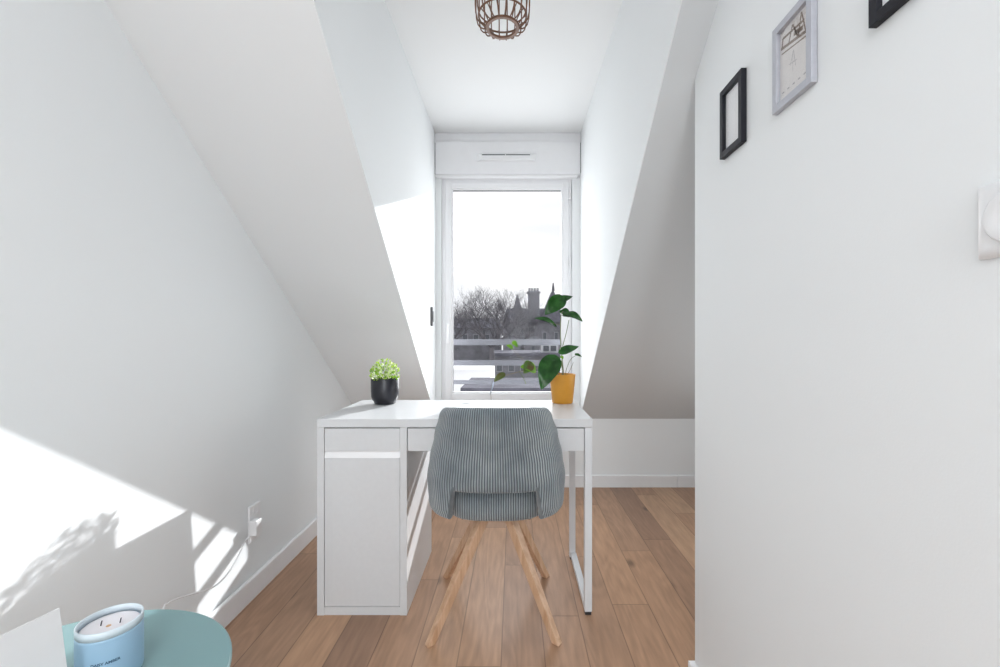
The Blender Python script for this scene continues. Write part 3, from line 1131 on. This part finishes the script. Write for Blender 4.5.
picture(1.188, 0.113, 0.0145, BLACKF, 'black framed small print, farthest along the right wall', 0)
picture(0.949, 0.125, 0.0130, GREYF, 'grey framed print with a sepia sketch on the right wall', 1)
picture(0.690, 0.115, 0.0140, BLACKF, 'black framed print cut off by the top edge, nearest on right wall', 0, zb=1.540)

# light switch
Sw = thing('light_switch', (WXR, 0.497, 1.157), 'white square light switch with round rocker on the right wall', 'switch')
y0, y1, z0, z1 = 0.4475, 0.5365, 1.155, 1.2435
xs = WXR - 0.0003
ringsS = []
for ins, dx in ((0, 0.0), (0.0, 0.003), (0.003, 0.0065), (0.009, 0.0095), (0.015, 0.0098)):
    ringsS.append([(xs - dx, y0 + ins, z0 + ins), (xs - dx, y1 - ins, z0 + ins), (xs - dx, y1 - ins, z1 - ins), (xs - dx, y0 + ins, z1 - ins)])
crease(MB().loops(ringsS).build('plate', WPLAST, Sw, smooth=True, bevel=0.0015), 60)
ringsR = []
yc, zc = (y0 + y1) / 2, (z0 + z1) / 2
for k, (rr, dx) in enumerate(((0.031, 0.0099), (0.031, 0.0125), (0.029, 0.0135), (0.020, 0.0115), (0.008, 0.0105), (0.001, 0.0103))):
    ringsR.append([(xs - dx, yc + rr * math.cos(2 * PI * j / 40), zc + rr * math.sin(2 * PI * j / 40)) for j in range(40)])
MB().loops(ringsR).build('rocker', WPLAST, Sw, smooth=True)

# wall socket, charger and cable on the left wall


def lw(z):
    return LW0 + LW1 * z


So = thing('wall_socket', (lw(0.3), 1.86, 0.235), 'white wall socket plate low on the left wall', 'socket')
xw = lw(0.30) + 0.0015
MB().prism([(xw - 0.0005, 1.808, 0.222), (xw - 0.0005, 1.892, 0.222), (xw - 0.0015, 1.892, 0.372), (xw - 0.0015, 1.808, 0.372)],
           [(xw + 0.008, 1.811, 0.225), (xw + 0.008, 1.889, 0.225), (xw + 0.007, 1.889, 0.369), (xw + 0.007, 1.811, 0.369)]).build('plate', WPLAST, So, bevel=0.002)
MB().loops([[(xw + d, 1.850 + r * math.cos(2 * PI * j / 32), 0.347 + r * math.sin(2 * PI * j / 32)) for j in range(32)]
            for r, d in ((0.0175, 0.0068), (0.0175, 0.0085), (0.016, 0.0088), (0.015, 0.0080), (0.001, 0.0080))]).build('outlet_ring', WPLAST, So)
Ch = thing('charger', (xw + 0.008, 1.842, 0.245), 'white plug charger in the left wall socket above the cable', 'charger')
bx('body', xw + 0.0085, xw + 0.040, 1.800, 1.842, 0.258, 0.318, WPLAST, Ch, bevel=0.004, seg=3)
cab_pts = [Vector((xw + 0.030, 1.822, 0.2615)), P(245.5, 540, 1.79), P(241, 551, 1.74), P(231, 569, 1.66), P(219, 583, 1.58), P(205, 590.5, 1.50), P(189, 595, 1.42), P(176, 599, 1.36), P(167, 604, 1.32), P(163, 612, 1.30)]
cab_pts = [Vector((max(p.x, lw(p.z) + 0.004), p.y, p.z)) for p in cab_pts]
cab_pts += [Vector((cab_pts[-1].x + 0.01, 1.27, 0.12)), Vector((cab_pts[-1].x + 0.02, 1.22, 0.004)), Vector((-0.90, 0.95, 0.004))]


def spline(pts, n=8):
    out = []
    for i in range(len(pts) - 1):
        p0, p1, p2, p3 = pts[max(i - 1, 0)], pts[i], pts[i + 1], pts[min(i + 2, len(pts) - 1)]
        for k in range(n):
            t = k / n
            out.append(0.5 * ((2 * p1) + (-p0 + p2) * t + (2 * p0 - 5 * p1 + 4 * p2 - p3) * t * t + (-p0 + 3 * p1 - 3 * p2 + p3) * t ** 3))
    return out + [pts[-1]]


cbl = MB().tube(spline(cab_pts), 0.0027, 8).build('charging_cable', WPLAST, None, smooth=True)
tag(cbl, 'thin white cable trailing down the left wall behind the table', 'cable')

# ------------------------------------------------------------------ outside
# railing of the window balcony
Rl = thing('balcony_railing', (-0.05, 3.42, 0.55), 'pale grey horizontal bar railing just outside the window', 'railing')
ry = 3.40
for (ya, yb) in ((339.2, 345.2), (360.2, 365.7), (380.2, 384.2), (398, 404)):
    za = CH - (ya - VY) / F * ry
    zb = CH - (yb - VY) / F * ry
    bx('rail', -0.75, 0.65, ry, ry + 0.012, zb, za, RAIL, Rl, bevel=0.002)
for xx in (-0.74, 0.62):
    bx('post', xx, xx + 0.03, ry + 0.013, ry + 0.05, -0.25, CH - (339 - VY) / F * ry, RAIL, Rl, bevel=0.002)
GZ = -8.0
gr = bx('ground', -60, 60, 6, 140, GZ - 0.2, GZ, GROUND)
struct(gr)
sl = bx('trim_2', -2.5, 2.5, 3.245, 3.6, -0.4, -0.25, FACADEL)
struct(sl)


def grow(m, p, d, L, r, depth, rnd, spread=0.55, up=0.25):
    steps = 3
    pts, rs = [p], [r]
    q = Vector(p)
    dd = Vector(d)
    for i in range(steps):
        dd = (dd + Vector((rnd.uniform(-1, 1), rnd.uniform(-1, 1), rnd.uniform(-0.6, 1) + up)) * 0.16).normalized()
        q = q + dd * L / steps
        pts.append(Vector(q))
        rs.append(r * (1 - 0.35 * (i + 1) / steps))
    m.tube(pts, rs, 3 if depth < 3 else 6)
    if depth == 0:
        return
    nb = 3 if depth > 1 else 4
    for k in range(nb):
        a = Vector((rnd.uniform(-1, 1), rnd.uniform(-1, 1), rnd.uniform(-0.35, 0.9)))
        nd = (dd * (1 - spread * 0.5) + a * spread).normalized()
        st = pts[-1] if k < 2 else pts[rnd.choice((1, 2))]
        grow(m, st, nd, L * rnd.uniform(0.66, 0.86), r * 0.56, depth - 1, rnd, spread, up)


def tree(x, y, h, label, seed, depth=6, r=0.22, fork=0.62, L=1.0, flat=0.75):
    rnd = random.Random(seed)
    t = thing('bare_tree', (x, y, GZ), label, 'tree')
    m = MB()
    m.tube([(x, y, GZ), (x + 0.15, y, GZ + h * fork * 0.5), (x + 0.05, y, GZ + h * fork)], [r * 1.3, r * 1.1, r], 10)
    m.build('trunk', BARK, t, smooth=True)
    m = MB()
    top = Vector((x + 0.05, y, GZ + h * fork))
    for k in range(5):
        a = 2 * PI * k / 5 + rnd.uniform(-.4, .4)
        grow(m, top, Vector((math.cos(a), math.sin(a) * 0.8, flat)).normalized(), L, r * 0.62, depth - 1, rnd, 0.75, 0.12)
    m.build('branches', BARK, t, fix=False)
    return t


tree(-1.15, 22, 9.5, 'large bare branching tree left of centre beyond the railing', 3, 7, 0.13, 0.90, 0.98, 0.8)
tree(-4.3, 28.5, 9.2, 'bare tree at the left edge of the window view', 5, 7, 0.12, 0.92, 0.95, 0.8)
tree(0.7, 37, 9.4, 'smaller bare tree in front of the dark gabled house', 8, 6, 0.14, 0.9, 0.95, 0.9)

# dark house with chimneys
H = thing('house', (4.0, 46, GZ), 'dark steep roofed town house with tall chimney beyond the railing', 'house')
hy = 46.0


def hx(x):
    return (x - VX) / F * hy


def hz(y):
    return CH - (y - VY) / F * hy


bx('wall', hx(503), hx(580), hy, hy + 9, GZ, hz(322), FACADE, H)
MB().prism([(hx(503), hy - 0.2, hz(322)), (hx(580), hy - 0.2, hz(322)), (hx(576), hy + 4, hz(306)), (hx(506), hy + 4, hz(306))],
           [(hx(503), hy + 9, hz(322)), (hx(580), hy + 9, hz(322)), (hx(576), hy + 5, hz(306)), (hx(506), hy + 5, hz(306))]).build('roof', SLATE, H)
MB().prism([(hx(540), hy - 0.3, hz(322)), (hx(566), hy - 0.3, hz(322)), (hx(553), hy - 0.3, hz(290))],
           [(hx(540), hy + 3, hz(322)), (hx(566), hy + 3, hz(322)), (hx(553), hy + 3, hz(290))]).build('gable', SLATE, H)
MB().tube([(hx(553), hy - 0.2, hz(291)), (hx(553), hy - 0.2, hz(283))], [0.16, 0.05], 8).build('finial', SLATE, H)
ch_ = bx('chimney', hx(528.5), hx(540), hy + 1, hy + 2.2, hz(322), hz(292), FACADE, H)
bx('chimney_cap', hx(527.5), hx(541), hy + 0.9, hy + 2.3, hz(292), hz(290.5), FACADE, ch_)
for k in range(4):
    xx = hx(530 + k * 2.8)
    MB().tube([(xx, hy + 1.5, hz(290.5)), (xx, hy + 1.5, hz(286.5))], 0.11, 8).build('chimney_pot', FACADE, ch_)
MB().prism([(hx(511), hy, hz(318)), (hx(524), hy, hz(318)), (hx(524), hy + 1.4, hz(318)), (hx(511), hy + 1.4, hz(318))],
           [(hx(517), hy + 0.6, hz(294)), (hx(518), hy + 0.6, hz(294)), (hx(518), hy + 0.7, hz(294)), (hx(517), hy + 0.7, hz(294))]).build('turret_roof', SLATE, H)
for r_ in range(3):
    for k in range(6):
        xx = hx(508 + k * 11.5)
        zz = hz(332 + r_ * 13)
        wn_ = bx('window', xx, xx + 0.45, hy - 0.05, hy - 0.001, zz - 0.8, zz, WINF, H)
        bx('pane', xx + 0.06, xx + 0.39, hy - 0.07, hy - 0.051, zz - 0.74, zz - 0.06, SHUT, wn_)
# lower long grey house on the left
H2 = thing('house', (-8, 52, GZ), 'low grey house behind the bare trees at left', 'house')
hy = 52.0
bx('wall', hx(430), hx(500), hy, hy + 8, GZ, hz(328), FACADE, H2)
MB().prism([(hx(428), hy - 0.3, hz(328)), (hx(502), hy - 0.3, hz(328)), (hx(502), hy + 8, hz(328)), (hx(428), hy + 8, hz(328))],
           [(hx(432), hy + 3.8, hz(317)), (hx(498), hy + 3.8, hz(317)), (hx(498), hy + 4.2, hz(317)), (hx(432), hy + 4.2, hz(317))]).build('roof', SLATE, H2)
for k in range(5):
    xx = hx(440 + k * 11)
    wn_ = bx('window', xx, xx + 0.7, hy - 0.05, hy - 0.001, hz(342), hz(334), WINF, H2)
    bx('pane', xx + 0.08, xx + 0.62, hy - 0.07, hy - 0.051, hz(341.3), hz(334.7), SHUT, wn_)
# flat roofed white building in front
H3 = thing('building', (-1.6, 14, GZ), 'white flat roofed block low behind the railing at left', 'building')
hy = 13.0
bx('wall', hx(425), hx(490.5), hy, hy + 3, GZ, hz(370), FACW, H3)
bx('roof_edge', hx(424), hx(491.5), hy - 0.1, hy + 3.1, hz(370), hz(368.5), FACW, H3)
H4 = thing('building', (0.4, 9.5, GZ), 'long slate roof low in the window view', 'building')
hy = 9.5
bx('wall', hx(462), hx(600), hy, hy + 2.2, GZ, hz(391), FACADEL, H4)
bx('roof', hx(461), hx(601), hy - 0.1, hy + 2.3, hz(391), hz(387.5), SLATE, H4)
H5 = thing('building', (3.5, 27, GZ), 'grey building with pale window bands at right behind the railing', 'building')
hy = 27.0
bx('wall', hx(492), hx(600), hy, hy + 6, GZ, hz(356), FACADE, H5)
bx('roof', hx(491), hx(601), hy - 0.2, hy + 6.2, hz(356), hz(353), SLATE, H5)
for k in range(7):
    xx = hx(496 + k * 12)
    wn_ = bx('window', xx, xx + 0.42, hy - 0.05, hy - 0.001, hz(372), hz(362), WINF, H5)
    bx('pane', xx + 0.06, xx + 0.36, hy - 0.07, hy - 0.051, hz(371), hz(363), SHUT, wn_)
V5 = thing('roof_dormer', (hx(552), hy, hz(353)), 'white double dormer window on the grey building roof at right', 'dormer')
bx('surround', hx(543), hx(560), hy + 1.0, hy + 2.4, hz(353) + 0.002, hz(344), FACADEL, V5)
for k in range(2):
    xx = hx(544.5 + k * 7.5)
    bx('pane', xx, xx + hx(520) - hx(514.3), hy + 0.96, hy + 0.999, hz(351.5), hz(346), SHUT, V5)
# hazy hedge of trees in the background
for i, (xp, top, yy) in enumerate(((446, 318, 66), (496, 314, 66), (548, 312, 66))):
    hy = yy
    tree(hx(xp), yy, hz(top) - GZ - 2.0, ['bare tree farthest left behind the low grey house', 'bare tree between the low grey house and dark house',
                                   'bare tree behind the gable of the dark house'][i], 20 + i, 5, 0.28, 0.8, 1.7, 0.9)

# ------------------------------------------------------------------ light
sun = bpy.data.lights.new('sun', 'SUN')
so = bpy.data.objects.new('sun', sun)
COL.objects.link(so)
sd = Vector((-1.0, -2.14, -0.79))
so.rotation_euler = sd.to_track_quat('-Z', 'Y').to_euler()
so.location = (5, 12, 6)
sun.energy = 5.8
sun.angle = math.radians(0.5)
sun.color = (0.965, 0.985, 1.0)


def area(name, loc, rot, sx_, sy_, e, col=(1, 1, 1)):
    l = bpy.data.lights.new(name, 'AREA')
    l.shape = 'RECTANGLE'
    l.size, l.size_y = sx_, sy_
    l.energy = e
    l.color = col
    o = bpy.data.objects.new(name, l)
    COL.objects.link(o)
    o.location = loc
    o.rotation_euler = rot
    return o


# unseen fill lamps added behind the camera, overhead, in the alcove, outside the pane
area('rear_fill', (0.22, -2.55, 1.4), (math.radians(90), 0, 0), 0.6, 1.7, 24, (0.91, 0.96, 1.0))
area('ceiling_fill', (-0.2, -1.2, 2.45), (0, 0, 0), 1.2, 1.2, 29, (0.945, 0.975, 1.0))
area('alcove_fill', (1.75, 1.9, 0.75), (0, math.radians(90), 0), 0.9, 1.2, 8.0, (0.90, 0.96, 1.0))
area('sky_fill_light', (-0.05, 3.34, 1.45), (math.radians(-90), 0, 0), 0.9, 1.5, 15, (0.95, 0.98, 1.0))  # added lamp, boosts the sky light at the window

w = bpy.data.worlds.new('World')
bpy.context.scene.world = w
w.use_nodes = True
nt = w.node_tree
bg = nt.nodes['Background']
tc = nt.nodes.new('ShaderNodeTexCoord')
mp = nt.nodes.new('ShaderNodeMapping')
mp.inputs['Scale'].default_value = (1.5, 1.5, 5)
nz = nt.nodes.new('ShaderNodeTexNoise')
nz.inputs['Scale'].default_value = 2.2
nz.inputs['Detail'].default_value = 6
r = nt.nodes.new('ShaderNodeValToRGB')
r.color_ramp.elements[0].position = 0.40
r.color_ramp.elements[1].position = 0.60
r.color_ramp.elements[0].color = (0.87, 0.89, 0.93, 1)
r.color_ramp.elements[1].color = (1.0, 1.0, 1.0, 1)
nt.links.new(tc.outputs['Generated'], mp.inputs['Vector'])
nt.links.new(mp.outputs[0], nz.inputs['Vector'])
nt.links.new(nz.outputs['Fac'], r.inputs['Fac'])
nt.links.new(r.outputs['Color'], bg.inputs['Color'])
bg.inputs['Strength'].default_value = 1.05

# ------------------------------------------------------------------ camera
cam = bpy.data.cameras.new('camera')
cam.sensor_width = 36
cam.lens = F / 1000 * 36
cam.shift_x = -(VX - 500) / 1000
cam.shift_y = (VY - 333.5) / 1000
cam.clip_start = 0.02
cam.clip_end = 500
co = bpy.data.objects.new('camera', cam)
COL.objects.link(co)
co.location = (0, 0, CH)
co.rotation_euler = (math.radians(90), 0, 0)
sc = bpy.context.scene
sc.camera = co
sc.view_settings.view_transform = 'Standard'
sc.view_settings.look = 'None'
sc.view_settings.exposure = 0.08
sc.view_settings.gamma = 1.0
